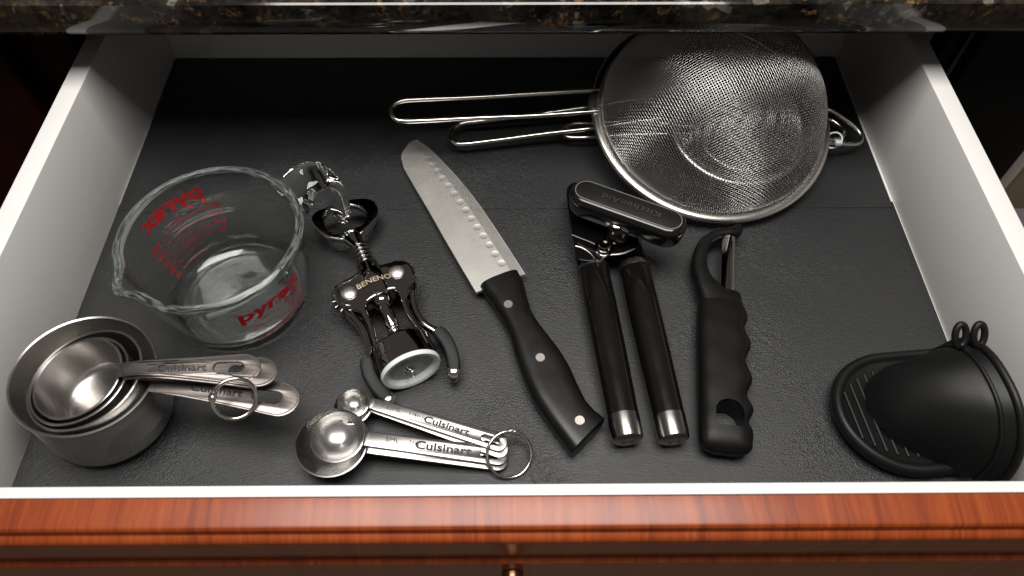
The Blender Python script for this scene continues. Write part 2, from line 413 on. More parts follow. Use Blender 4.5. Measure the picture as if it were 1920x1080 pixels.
kp = [(0, -.024), (.005, -.0237), (.0085, -.022), (.0102, -.0195), (.0104, -.017), (.009, -.014), (.006, -.012), (.0052, -.006), (.0060, -.001), (.0060, .001)]
V, F = lathe(kp, 36); V = np.c_[V[:, 0], V[:, 2]+.0945, V[:, 1]+.0195]+np.array([.0012, 0, 0])
mesh('knob', V, F, M['bronze'], face, True)

# liner, two overlapping sheets
def liner(label, x0, x1, y0, y1, z, seed):
    nx, ny = 60, 50; xs = np.linspace(x0, x1, nx); ys = np.linspace(y0, y1, ny); r = np.random.default_rng(seed); ph = r.uniform(0, 6, 6)
    def hz(x, y): return (.0001 if z > -.001 else .00022)*math.sin(21*x+ph[0]+3*math.sin(9*y+ph[1]))*math.sin(17*y+ph[2])
    T = [[(x, y, z+hz(x, y)) for x in xs] for y in ys]
    V = np.array(T).reshape(-1, 3); F = grid_faces(ny, nx); n = len(V)
    B = V.copy(); B[:, 2] = z-.0006; F2 = [tuple(i+n for i in f[::-1]) for f in F]
    rim = [j for j in range(nx)]+[i*nx+nx-1 for i in range(1, ny)]+[(ny-1)*nx+j for j in range(nx-2, -1, -1)]+[i*nx for i in range(ny-2, 0, -1)]
    Fs = [(rim[i], rim[(i+1) % len(rim)], rim[(i+1) % len(rim)]+n, rim[i]+n) for i in range(len(rim))]
    t = mesh('shelf_liner', np.concatenate([V, B]), F+F2+Fs, M['vinyl'], sharp=30)
    t['label'] = label; t['category'] = 'shelf liner'; t['group'] = 'liner sheets on the drawer bottom'
liner('black textured liner sheet under the knife handle and spoons, front half of drawer', -XW+.0006, XW-.0016, YF+.0008, .3785, -.0012, 1)
liner('black textured liner sheet under the strainers, back half of drawer', -XW+.0014, XW-.0034, .372, YB-.0006, -.0008, 2)

# ================================================================ nested measuring cups
CUPG = 'nested steel measuring cups'
def cup(label, c, nrm, r, depth, wall_r, hdir, hl, w0, w1, lift=0., words=None, droop=0.):
    nrm = Vector((nrm[0], nrm[1], 1)).normalized(); c = Vector(c)
    base = c-nrm*depth
    t = thing('measuring_cup', label, 'measuring cup', frame(base, hdir, nrm), group=CUPG)
    rb = wall_r; th = .0009
    out = [(0, 0), (rb-.004, 0), (rb-.0018, .0006), (rb-.0004, .0022), (rb, .005)]
    out += [(rb+(r-rb)*k, .005+(depth-.005)*k) for k in (.25, .5, .75, .97)]+[(r+.0005, depth-.0004), (r+.0006, depth), (r+.0002, depth+.0003), (r-th, depth)]
    inn = [(rb-th+(r-rb)*k, .005+(depth-.005)*k) for k in (.96, .75, .5, .25)]+[(rb-th, .006), (rb-.0016, .0034), (rb-.0035, .0018), (rb-.0055, .0012), (rb*.5, .0011), (0, .0011)]
    mesh('bowl', *lathe(out+inn, 112), M['cup_steel'], t, sharp=50)
    # handle: stamped strip with a raised border and slot, welded tab at the wall
    x0 = r-.0005; x1 = x0+hl
    r0, r1 = w0/2, w1/2; n = 14
    body = [(x0, -r0), (x0, r0)]
    xs = np.linspace(x0+.012, x1-r1, 8)
    up_ = [(x, r0+(r1-r0)*((x-xs[0])/(xs[-1]-xs[0]))**1.35) for x in xs]
    arc = [(x1-r1+r1*math.cos(q), r1*math.sin(q)) for q in np.linspace(math.pi/2, -math.pi/2, n)][1:-1]
    lp = [(x0, r0)]+up_+arc+[(x, -y) for x, y in up_[::-1]]+[(x0, -r0)]
    slot = stadium(x1-r1-.0125, x1-r1-.0030, r1*.36, r1*.40)
    V, F = plate([lp, slot], .0011, .0003, 2); V[:, 2] += depth+lift
    dr_ = lambda V: np.c_[np.asarray(V)[:, :2], np.asarray(V)[:, 2]-droop*np.clip(np.asarray(V)[:, 0]-x0-.0155, 0, 1)]
    h = mesh('handle', dr_(V), F, M['cup_handle'], t, sharp=50)
    b = [(x0+.006+(x-x0-.006)*.985 if x > x0+.01 else x0+.004, y*(1-.0011/max(r0, 1e-6)) if abs(y) <= r0 else y-math.copysign(.0011, y)) for x, y in lp]
    brd = [(min(x, x1-.0012), y, depth+lift+.00055) for x, y in cr(b, 3, True)]
    mesh('border', *tube(dr_(brd), .00035, 6, closed=True), M['cup_handle'], h)
    st = tube(dr_([(x, y, depth+lift+.0005) for x, y in slot]), .00045, 6, closed=True); mesh('slot_edge', *st, M['strip_steel'], h)
    tab = [(x0+.0045, -r0*.9), (x0+.0045, r0*.9)]
    S = [[(r+.0006+q, y, depth+lift-.0004-z) for y in (-r0*.85, -r0*.4, r0*.4, r0*.85)] for q, z in ((.003, 0), (.0012, .0008), (.0004, .003), (.0002, .010))]
    S2 = [[(p[0]+.0009, p[1], p[2]) for p in s] for s in S]
    V1, F1 = loft(S, False, False); V2, F2 = loft(S2, False, False)
    mesh('tab', *merge((V1, F1), (V2, F2)), M['cup_steel'], h)
    if words:
        for body_, xx, sz, inkk, bold in words:
            V, F = text(body_, sz, bold, xs=1.25 if bold else 1.1, t=.0001); V[:, 0] += x0+xx; V[:, 2] += depth+lift+.00075
            mesh('lettering', dr_(V), F, M[inkk], h, smooth=False)
    return t
hd = lambda a: (math.cos(RAD(a)), math.sin(RAD(a)), 0)
cup('largest steel measuring cup of the nest, its silvery handle lowest', (-.2489, .2005, .055), (.1071, .0254), .0396, .050, .0380, hd(-5.5), .0870, .0125, .0225,
    words=[('237ML    1C', .0150, .0036, 'faint_ink', 0.), ('Cuisinart', .0385, .0066, 'black_ink', .022)])
cup('second largest cup of the steel nest, rim just inside the largest cup', (-.2469, .1971, .0555), (-.125, .05), .0333, .040, .0318, hd(3.2), .0760, .0095, .0205, lift=.0002, droop=.30)
cup('third largest cup of the steel nest, between the second and the smallest', (-.2498, .1961, .0558), (-.125, .04), .0287, .034, .0272, hd(3.6), .0790, .0095, .0205, lift=.0006, droop=.30)
cup('smallest steel measuring cup, innermost of the nest with shiny bottom', (-.2505, .1972, .0565), (-.128, .0), .0258, .029, .0244, hd(4.2), .0775, .0095, .0195, lift=.0016, droop=.30,
    words=[('Cuisinart', .0350, .0058, 'faint_ink', .015)])
def ring(name, label, pts, wire, clasp, rev=False, group='split rings'):
    A, B, C = (np.array(p) for p in pts)
    u = B-A; v = C-A; n = np.cross(u, v); n2 = n@n
    cen = A+(np.cross(n, u)*(v@v)+np.cross(v, n)*(u@u))/(2*n2); r = np.linalg.norm(A-cen); n = n/np.linalg.norm(n)
    e1 = (A-cen)/r; e2 = np.cross(n, e1)
    t = thing(name, label, 'ring', loc=tuple(cen), group=group)
    path = [cen+r*(math.cos(q)*e1+math.sin(q)*e2) for q in np.linspace(0, 2*math.pi, 72, endpoint=False)]
    mesh('hoop', *tube(path, wire, 10, closed=True), M['wire_steel'], t, True)
    q = np.linspace(clasp-.26, clasp+.26, 14); pc = [cen+r*(math.cos(k)*e1+math.sin(k)*e2) for k in q]
    wv = wire*(2+1.9*np.cos((q-clasp)/.26*math.pi/2)**.7)
    mesh('clasp', *sweep(pc, wv, wire*2.6, 12, .8, up=tuple(n)), M['wire_steel'], t, True)
    k = clasp; pv = cen+r*(math.cos(k)*e1+math.sin(k)*e2); s = 1 if n[2] > 0 else -1
    mesh('rivet', *place(lathe([(0, -.001), (wire*1.0, -.001), (wire*1.0, wire*1.2), (wire*.6, wire*1.6), (0, wire*1.7)], 14), pv, e1, n*s), M['bright_chrome'], t, True)
    return t
_c = at(442, 747, .0545); _e1 = .90*_R+.42*_F; _e1 /= np.linalg.norm(_e1); _e2 = .93*_U-.18*_F
ring('binder_ring', 'steel ring joining the measuring cup handles', [_c+.0124*(math.cos(q)*_e1+math.sin(q)*_e2) for q in (1.6, 3.1, 4.9)], .00125, 1.35)

# ================================================================ measuring spoons
SPG = 'steel measuring spoons on a ring'
def spoon(label, c, zr, r, depth, start, end, z1, w0, w1, words=(), bz=0.):
    "c bowl centre in the plane, zr rim height, handle from start to end (world xy)"
    s = np.array([*start, zr]); e = np.array([*end, z1]); d = e-s; L = np.linalg.norm(d)
    t = thing('measuring_spoon', label, 'measuring spoon', frame((c[0], c[1], zr-depth), (1, 0, 0), (bz, -.0, 1)), group=SPG)
    th = .0008; O_ = []; I_ = []
    for k in np.linspace(0, 1, 18):
        a_ = k*math.pi/2*.93; O_.append((r*math.sin(a_)/math.sin(math.pi/2*.93), depth*(1-(math.cos(a_)-math.cos(math.pi/2*.93))/(1-math.cos(math.pi/2*.93)))))
    I_ = [(max(0, q-th*(q/r)), z+th*(1-q/r*.9)) for q, z in O_]
    mesh('bowl', *lathe(O_+[(r+.0004, depth+.0002)]+[(r-.0004, depth+.0005)]+I_[::-1][1:], 80), M['bowl_steel'], t, sharp=60)
    dx = d/L; side = np.cross((0, 0, 1), dx); side /= np.linalg.norm(side); nr = np.cross(dx, side)
    r0, r1 = w0/2, w1/2; xs = np.linspace(.004, L-r1, 9)
    up_ = [(x, r0+(r1-r0)*((x-xs[0])/(xs[-1]-xs[0]))**1.2) for x in xs]
    arc = [(L-r1+r1*math.cos(q), r1*math.sin(q)) for q in np.linspace(math.pi/2, -math.pi/2, 12)][1:-1]
    lp = [(-.0005, r0*.95)]+up_+arc+[(x, -y) for x, y in up_[::-1]]+[(-.0005, -r0*.95)]
    slot = stadium(L-r1-.0085, L-r1-.0015, r1*.38)
    V, F = plate([lp, slot], .0013, .0004, 2)
    put = lambda V, up=0.: s+np.outer(V[:, 0], dx)+np.outer(V[:, 1], side)+np.outer(V[:, 2]+up, nr)
    h = mesh('handle', put(V), F, M['strip_steel'], t, True, sharp=50)
    # neck folding down over the bowl rim
    cc = np.array([c[0], c[1], zr]); back = (cc-s); back[2] = 0; back /= np.linalg.norm(back)
    nk = np.array([s+dx*.003, s+back*.0003+np.array([0, 0, .0001]), s+back*.0022-np.array([0, 0, .0005]), s+back*.0034-np.array([0, 0, .0022])])
    mesh('neck', *sweep(cr(nk, 4), w0*.97, .0012, 12, .5), M['strip_steel'], h, True)
    for body, xx, sz, ink, bold, yy in words:
        V, F = text(body, sz, bold, xs=1.35 if bold else 1.15, t=.0001); V[:, 0] += xx; V[:, 1] += yy
        mesh('lettering', put(V, .00085), F, M[ink], h, True, smooth=False)
    return t
xy = lambda x, y, z: at(x, y, z)[:2]
cu_ = 'Cuisinart'
spoon('largest steel measuring spoon, bowl under the teaspoon, handle at the bottom', xy(622, 829, .0165), .0165, .0218, .0160, xy(694, 836, .0165), xy(952, 867, .0025), .0026, .0105, .0125, [('15ML    1TBS', .026, .0040, 'faint_ink', 0, .0015), (cu_, .048, .0062, 'black_ink', .035, 0)])
spoon('teaspoon sized steel measuring spoon nested in the largest spoon', xy(633, 818, .0190), .0190, .0163, .0130, xy(688, 823, .0190), xy(952, 857, .0048), .0050, .0095, .0125, [('5ML    1tsp', .022, .0042, 'black_ink', 0, .001), (cu_, .0465, .0070, 'black_ink', .035, 0)])
spoon('second smallest steel measuring spoon, bowl under the smallest one', xy(661, 763, .0125), .0125, .0119, .0105, xy(699, 763, .0125), xy(953, 847, .0066), .0066, .0080, .0120)
spoon('smallest steel measuring spoon, on top beside the corkscrew lever', xy(663, 755, .0150), .0150, .0098, .0090, xy(696, 756, .0150), xy(951, 834, .0086), .0086, .0080, .0120, [('1.25ML    1/4tsp', .021, .0038, 'faint_ink', 0, .0005), (cu_, .050, .0060, 'black_ink', .035, 0)])
ring('binder_ring', 'steel ring joining the measuring spoon handles', (at(962, 809, .013), at(996, 851, .004), at(946, 895, .0016)), .00105, .06)

# ================================================================ glass measuring cup
gc = Vector((-.1892, .2890, 0)); GA = RAD(42.)
gl = thing('glass_measuring_cup', 'clear glass measuring cup with red printed scales beside the steel cups', 'measuring cup', frame(gc, (math.cos(GA), math.sin(GA), 0), (0, 0, 1)))
gh = .0755
def rout(z): return interp(z, [0, .002, .006, .014, .03, .05, .066, .0755], [.0425, .0445, .0462, .0480, .0510, .0543, .0568, .0582])
zz = [0, .001, .0025, .005, .009, .014, .02, .028, .036, .044, .052, .058, .063, .067, .0695]
PR = [(0, .0010), (.03, .0010), (.037, .0004), (.041, 0)]+[(rout(z)+(0 if z > .001 else -.0004), z) for z in zz[1:]]
PR += [(.0585, .0712), (.0590, .0722), (.0591, .0729), (.0587, .0736), (.0575, .0742), (.0563, .0748), (.0552, .0753), (.0545, .0754), (.0540, .0750), (.0537, .0740), (.0534, .0725)]
zi = [.068, .062, .054, .045, .036, .027, .019, .0135]
PR += [(rout(z)-.0040, z) for z in zi]+[(.0405, .0098), (.0365, .0074), (.030, .0064), (.016, .0060), (0, .0060)]
NG = 160
V, F = lathe(PR, NG); V = V.reshape(len(PR), NG, 3)
for i in range(len(PR)):
    for j in range(NG):
        x, y, z = V[i, j]; rr = math.hypot(x, y); th = math.atan2(y, x)
        d = abs(abs(th)-math.pi)                      # spout lies opposite the handle
        k = max(0, 1-d/.25); k = k*k*(3-2*k); kz = min(1, max(0, (z-.046)/.0295))**1.6
        if rr > .035:
            g = (rr+.0066*k*kz)/rr; V[i, j, 0] *= g; V[i, j, 1] *= g
            sh = max(0, 1-abs(d-.33)/.16)*kz*.0012; V[i, j, 0] *= 1-sh/rr; V[i, j, 1] *= 1-sh/rr
            V[i, j, 2] -= .0012*k*kz
gbody = mesh('body', V.reshape(-1, 3), F, M['glass'], gl, sharp=None)
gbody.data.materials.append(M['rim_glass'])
for p in gbody.data.polygons:                         # the thick lip, made milky to imitate light caught in it
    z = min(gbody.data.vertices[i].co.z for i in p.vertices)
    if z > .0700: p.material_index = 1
hp = cr([(.0572, 0, .0640), (.0635, 0, .0668), (.0715, 0, .0712), (.0795, 0, .0705), (.0865, 0, .0640), (.0895, 0, .0530), (.0900, 0, .0390), (.0890, 0, .0240), (.0880, 0, .0165)], 5)
L = np.linspace(0, 1, len(hp))
wd = np.interp(L, [0, .08, .25, .5, .8, .93, 1], [.036, .033, .0265, .0255, .0225, .0180, .0085]); ht = np.interp(L, [0, .1, .3, .6, .9, .97, 1], [.016, .0135, .0120, .0110, .0095, .0070, .003])
mesh('handle', *sweep(hp, wd, ht, 28, .72, up=(0, 1, 0)) if False else sweep(hp, wd, ht, 28, .72, up=(0, 0, 1)), M['glass'], gl, sharp=None)
def wrap(VF, ang, z0, off=.00022):
    "lay flat text round the outside of the cup, centred at angle ang and height z0"
    V = np.asarray(VF[0]).copy(); out = np.zeros_like(V)
    for i, (x, y, z) in enumerate(V):
        zc = z0+y; r = rout(zc)+off; t = ang+x/.053; out[i] = (r*math.cos(t), r*math.sin(t), zc)
    return out, VF[1]
def quad(x0, y0, x1, y1, n=14):
    V = []; F = []
    for k in range(n+1):
        x = x0+(x1-x0)*k/n; V += [(x, y0, 0), (x, y1, 0)]
    return np.array(V), [(2*k, 2*k+2, 2*k+3, 2*k+1) for k in range(n)]
tri = lambda x, y, s, d: (np.array([(x, y-s, 0), (x, y+s, 0), (x+d*s*2.2, y, 0)]), [(0, 1, 2)])
def shift(VF, dx, dy): V = np.asarray(VF[0]).copy(); V[:, 0] += dx; V[:, 1] += dy; return V, VF[1]
def T(body, size, x, y, bold=0.006, xs=1.15): return shift(text(body, size, bold, xs=xs, sub=.003), x, y)
NEAR, FAR = RAD(-45-42.), RAD(138-42.)
mesh('brand_print', *wrap(T('pyrex', .0180, .0030, 0, .03, 1.12), NEAR, .0520), M['red_ink'], gbody, smooth=False)
P_ = []
for y, a_, b_, x0, x1 in ((.0400, '1', '8 OZ', -.013, .010), (.0325, '3/4', '6 OZ', -.006, .011), (.0245, '1/2', '4 OZ', -.010, .010), (.0165, '1/4', '2 OZ', -.006, .009)):
    P_ += [quad(x0, y-.00038, x1, y+.00038), tri(x0, y, .0011, 1), tri(x1, y, .0011, -1), T(a_, .0060, x0-.0058, y, .015), T(b_, .0060, x1+.0090, y, .015)]
P_ += [T('CUP', .0038, -.0185, .0360)]
for k in range(4): P_ += [quad(.0225+.001*k, .0365-k*.0075-.0002, .032+.001*k, .0365-k*.0075+.0002)]
mesh('cup_scale_print', *wrap(merge(*P_), NEAR, 0.), M['red_ink'], gbody, smooth=False)
mesh('brand_print', *wrap(T('pyrex', .0180, 0, 0, .03, 1.12), FAR, .0585), M['red_ink'], gbody, smooth=False)
P_ = [T('ml', .004, -.0315, .051, 0.), T('ml', .004, .026, .040, 0.), T('metric', .004, .004, .0465, 0.)]
for k, (a_, b_) in enumerate((('225', '250'), ('175', '200'), ('125', '150'), ('75', '100'), ('', '50'))):
    y = .0445-k*.0072; yb = y-.004
    if a_: P_ += [quad(-.019, y-.0003, .006, y+.0003), tri(-.019, y, .0011, 1), T(a_, .0060, -.0258, y, .015)]
    P_ += [quad(-.008, yb-.0003, .018, yb+.0003), tri(.018, yb, .0011, -1), T(b_, .0060, .0250, yb, .015)]
mesh('millilitre_scale_print', *wrap(merge(*P_), FAR, 0.), M['red_ink'], gbody, smooth=False)

# ================================================================ corkscrew
co = at(645, 390, .02); ca = RAD(-66.02)
ck = thing('corkscrew', 'chrome wing corkscrew with bottle opener top and grey plastic ring', 'corkscrew', frame((co[0], co[1], 0), (math.cos(ca), math.sin(ca), 0), (0, 0, 1)))
def ckl(px, z):
    Mi = np.array(MATS[ck.name].inverted()); V = np.array([at(x, y, z) for x, y in px]); return (V@Mi[:3, :3].T+Mi[:3, 3])[:, :2]
AX, AZ = -.0008, .0200
out = ckl(cr([(583, 411), (591, 397), (618, 386), (650, 375), (682, 371), (702, 377), (709, 392), (704, 411), (689, 429), (672, 442), (655, 447), (640, 450), (620, 448), (602, 438), (588, 425)], 4, True), .019)
hol = ckl(cr([(607, 408), (618, 393), (640, 386), (664, 386), (682, 395), (686, 408), (678, 421), (660, 428), (641, 436), (625, 438), (613, 427)], 4, True), .019)
V, F = plate([out, hol], .0058, .0016, 4); V[:, 2] += .0165; mesh('bottle_opener', V, F, M['chrome'], ck, sharp=35)
u_ = [.026, .030, .034, .038, .042]; w_ = [.014, .0125, .0112, .0100, .0092]
mesh('neck', *sweep([(x, AX-.006*(.042-x)/.016*.35, .0175+.0025*(x-.026)/.016) for x in u_], w_, [.0058, .0064, .0075, .0085, .0090], 20, .7), M['chrome'], ck)
pr = [(0, .038), (.0042, .038)]
for k in range(5):
    x = .0415+k*.0037; pr += [(.0042, x-.0011), (.0064, x-.0004), (.0066, x), (.0064, x+.0004), (.0042, x+.0011)]
pr += [(.0044, .0600), (0, .0600)]
cork = lambda prof, n=40: (lambda VF: (VF[0]+np.array([0, AX, AZ]), VF[1]))(lathe([(r, z) for r, z in prof], n, axis='x'))
mesh('threaded_spindle', *cork(pr), M['chrome'], ck, sharp=60)
mesh('collar', *cork([(0, .0575), (.0072, .0575), (.0078, .0582), (.0078, .0645), (.0085, .066), (.0085, .072), (0, .072)]), M['chrome'], ck, sharp=50)
fo = cr([(.0700, -.0285), (.0785, -.0300), (.0865, -.0280), (.0915, -.0215), (.0985, -.0172), (.1090, -.0160), (.1180, -.0168), (.1320, -.0185)], 4)
fi = cr([(.1320, -.0150), (.1180, -.0132), (.1080, -.0122), (.0985, -.0126), (.0925, -.0118), (.0897, -.0070), (.0885, 0), (.0880, .0060), (.0890, .0092), (.0930, .0108), (.0990, .0104), (.1080, .0100), (.1180, .0115), (.1320, .0140)], 4)
fr = cr([(.1320, .0178), (.1180, .0150), (.1080, .0140), (.0990, .0148), (.0905, .0200), (.0855, .0252), (.0765, .0272), (.0690, .0245), (.0660, .0180), (.0650, .0090)], 4)
ft = cr([(.0645, .0070), (.0640, 0), (.0645, -.0085), (.0655, -.0110), (.0670, -.0200)], 4)
V, F = plate([np.concatenate([fo, fi, fr, ft])], .0130, .0020, 4); V[:, 2] += AZ; body = mesh('frame', V, F, M['chrome'], ck, sharp=35)
mesh('centre_boss', *sweep([(.0640, AX, AZ+.0040), (.0665, AX, AZ+.0045), (.076, AX, AZ+.0045), (.0865, AX, AZ+.0040), (.0880, AX, AZ+.0030)], [.013, .0155, .0160, .0150, .013], [.006, .0075, .0078, .0072, .004], 24, .8), M['chrome'], body)
for v_, u0 in ((-.0196, .0793), (.0155, .0762)):
    V, F = lathe([(0, .0020), (.0022, .0019), (.0042, .0014), (.0052, .0006), (.0055, -.001), (.0055, -.016), (0, -.016)], 32); mesh('rivet', V+np.array([u0, v_, AZ+.0066]), F, M['rivet_steel'], body)
V, F = text('BENENO', .0056, .012, xs=1.12, t=.0001); V = np.c_[-V[:, 1], V[:, 0], V[:, 2]]
# lettering reads across the body, its top towards the opener
V[:, 2] += np.interp(abs(V[:, 1]-0.0), [0, .004, .0075, .01], [.0026, .0023, .0012, .0003]); mesh('lettering', V+np.array([.0775, AX-.0005, AZ+.0067]), F, M['gold_ink'], body, smooth=False)
mesh('screw_shank', *cork([(0, .0865), (.0058, .0865), (.0068, .0885), (.0070, .0915), (.0060, .0940), (.0046, .0950), (.0046, .1120), (.0038, .1135), (.0020, .1200), (0, .1200)]), M['chrome'], ck, sharp=50)
hx = [(.113+k*.00062, AX+.0026*math.cos(k*.55)*min(1, (66-k)/14+.05), AZ+.0026*math.sin(k*.55)*min(1, (66-k)/14+.05)) for k in range(66)]
mesh('worm', *tube(hx, np.interp(np.arange(66), [0, 52, 65], [.0018, .0017, .0002]), 10), M['bright_chrome'], ck)
BR = .0198
mesh('bell', *cork([(.004, .1260), (.0135, .1260), (.0170, .1266), (.0188, .1280), (.0194, .1300), (BR, .1440), (BR+.0002, .1465), (.0190, .1468), (.0183, .1455), (.0180, .1300), (.012, .1282), (.004, .1280)], 72), M['chrome'], ck, sharp=45)
mesh('plastic_ring', *cork([(.0196, .1452), (.0199, .1470), (.0198, .1486), (.0192, .1494), (.0168, .1492), (.0158, .1484), (.0150, .1440), (.0135, .1350), (.0100, .1325), (.0080, .1322), (.0080, .1305), (.0178, .1305), (.0178, .1452)], 72), M['grey_plastic'], ck, sharp=50)
for sgn, u0, v_, p1, p2 in ((-1, .0793, -.0196, [(.0820, -.0255, .018), (.0900, -.0246, .0180), (.1000, -.0212, .0185), (.1110, -.0193, .0185), (.1220, -.0205, .0178), (.1300, -.0238, .0170)], [(.1285, -.0245, .0172), (.1370, -.0262, .0155), (.1460, -.0252, .0135), (.1545, -.0222, .0112), (.1590, -.0196, .0098)]),
                            (1, .0762, .0155, [(.0790, .0238, .018), (.0880, .0226, .0180), (.0980, .0188, .0185), (.1090, .0172, .0185), (.1200, .0192, .0178), (.1280, .0246, .0170)], [(.1265, .0250, .0172), (.1350, .0276, .0155), (.1440, .0280, .0135), (.1530, .0262, .0112), (.1580, .0236, .0098)])):
    q = cr(p1, 6); L = np.linspace(0, 1, len(q))
    lv = mesh('lever', *sweep(q, np.interp(L, [0, .2, .6, .9, 1], [.006, .0052, .0050, .0052, .0075]), np.interp(L, [0, .3, 1], [.0075, .0105, .0105]), 20, .6), M['chrome'], ck, sharp=40)
    q = cr(p2, 6); L = np.linspace(0, 1, len(q))
    mesh('lever_back', *sweep(q+np.array([0, 0, -.0016]), np.interp(L, [0, .2, .8, 1], [.0080, .0098, .0090, .0070]), np.interp(L, [0, .5, 1], [.0110, .0120, .0100]), 20, .6), M['chrome'], lv, sharp=40)
    qp = q[:-4]
    mesh('pad', *sweep(qp+np.array([.0005, 0, .0030]), np.interp(np.linspace(0, 1, len(qp)), [0, .15, .85, 1], [.0070, .0090, .0086, .0072]), .0062, 20, .45), M['pad'], lv, sharp=40)
    tp = cr([q[-5]+(0, 0, .0022), q[-3]+(.0004, 0, .0022), q[-1]+(.0010, 0, .0008), q[-1]+(.0028, -sgn*.0012, -.0016)], 4)
    mesh('tip', *sweep(tp, np.interp(np.linspace(0, 1, len(tp)), [0, .6, 1], [.0086, .0078, .0040]), np.interp(np.linspace(0, 1, len(tp)), [0, .6, 1], [.0070, .0078, .0050]), 18, .7), M['bright_chrome'], lv, sharp=45)
    gv, gf = lathe([(0, -.003), (.0092, -.003), (.0092, .003), (0, .003)], 30); parts = [(gv+np.array([u0, v_, AZ]), gf)]
    for k in range(6):
        an = RAD(sgn*(62+k*26)); an = math.pi-RAD(sgn*(12+k*24)) if True else an
        c_, s_ = math.cos(an), math.sin(an); bv, bf = box((.0085, -.0012, -.0030), (.0128, .0012, .0030), .0005)
        parts.append((np.c_[u0+bv[:, 0]*c_-bv[:, 1]*s_, v_+bv[:, 0]*s_+bv[:, 1]*c_, AZ+bv[:, 2]], bf))
    mesh('gear', *merge(*parts), M['chrome'], lv, sharp=40)

# ================================================================ knife
ko = at(945, 540, .003); ka = RAD(-64.87)
kn = thing('knife', 'santoku knife with dimpled satin blade and black riveted handle', 'knife', frame((ko[0], ko[1], 0), (math.cos(ka), math.sin(ka), 0), (0, 0, 1)))
mi = np.array(MATS[kn.name].inverted())
def knl(px): return np.array([(mi[:3, :3]@at(x, y, np.interp(y, [262, 555], [.004, .0095]))+mi[:3, 3])[:2] for x, y in px])
_e = knl([(776, 261.5), (783, 261.5), (803, 275), (828, 300), (856, 330), (884, 364), (906, 394), (931, 431), (956, 469), (989, 520)]); _s = knl([(776, 261.5), (771, 265), (760.7, 277), (754, 287), (752, 296), (757.5, 316), (778, 352), (803, 394), (831, 444), (862, 497), (902, 564), (908, 574)])
eu, ev = _e.T; su, svv = _s.T; o_ = np.argsort(su); su, svv = su[o_], svv[o_]; U0 = max(eu.min(), su.min())
us = np.concatenate([np.linspace(U0, U0+.008, 14)[:-1], np.linspace(U0+.008, -.001, 300)]); nv = 110
d0 = np.array([-.148, -.0030]); d1 = np.array([-.0285, .0085]); nd = 14
dim = knl([(803, 298), (813, 311), (821.5, 322), (830, 336), (841, 350), (852, 365), (862.8, 381), (873.7, 396), (884, 412), (895, 428), (906.5, 444), (917.7, 461), (928.6, 478), (941, 495)])
kz = lambda u: np.interp(u, [-.168, 0, .14], [.0030, .0085, .0085])+.0005*np.sin(np.clip((u+.168)/.168, 0, 1)*math.pi)
TT = []; BB = []
for u in us:
    a_, b_ = np.interp(u, su, svv), np.interp(u, eu, ev); row = []; rob = []
    for v in a_+(b_-a_)*np.linspace(0, 1, nv):
        e = b_-v; th = .0013*min(1, max(.05, e/.0086)); dz = 0.
        for c_ in dim:
            q = ((u-c_[0])/.0029)**2+((v-c_[1])/.0029)**2
            if q < 1: dz = .00022*(1-q)**.6
        row.append((u, v, kz(u)+th-dz)); rob.append((u, v, kz(u)-th))
    TT.append(row); BB.append(rob[::-1])
S = [np.array(TT[i]+BB[i]) for i in range(len(us))]
mesh('blade', *loft(S), M['blade_steel'], kn, sharp=28)
hu = np.array([-.004, .002, .010, .018, .030, .042, .055, .067, .080, .092, .107, .118, .1275, .1345]); 
hhi = np.array([.0128, .0126, .0116, .0092, .0066, .0066, .0086, .0100, .0102, .0088, .0078, .0096, .0128, .0030])
hlo = np.array([-.0168, -.0164, -.0150, -.0146, -.0140, -.0150, -.0178, -.0198, -.0215, -.0220, -.0205, -.0186, -.0168, -.0118])
S = []; q = np.linspace(0, 2*math.pi, 32, endpoint=False)
for u in np.concatenate([[-.004, -.0036], np.linspace(-.002, .1262, 40), [.1275, .1282]]):
    hi, lo_ = np.interp(u, hu, hhi), np.interp(u, hu, hlo); k = .93 if u in (-.004, .1282) else 1.
    # butt end is cut at a slant
    cv, hw = (hi+lo_)/2, (hi-lo_)/2*k; c_, s_ = np.cos(q), np.sin(q); e = .62
    yy = np.sign(c_)*abs(c_)**e*hw; zz_ = np.sign(s_)*abs(s_)**e*.0082*k
    sk = np.clip((u-.105)/.022, 0, 1); S.append(np.c_[u-sk*(yy/.0148)*.0055, cv+yy, .0085+zz_])
hv = np.array(S)
for i in range(1): hv[:, :, 1] = hv[:, :, 1]
hnd = mesh('handle', *loft(hv), M['knife_handle'], kn, sharp=42)
for px in ((953, 570), (1013, 670), (1087, 788)):
    p = at(*px, .0168); V, F = lathe([(0, .0002), (.0030, .0002), (.0033, -.0001), (.0033, -.004), (0, -.004)], 28); mesh('rivet', V+p, F, M['knife_rivet'], kn, True)

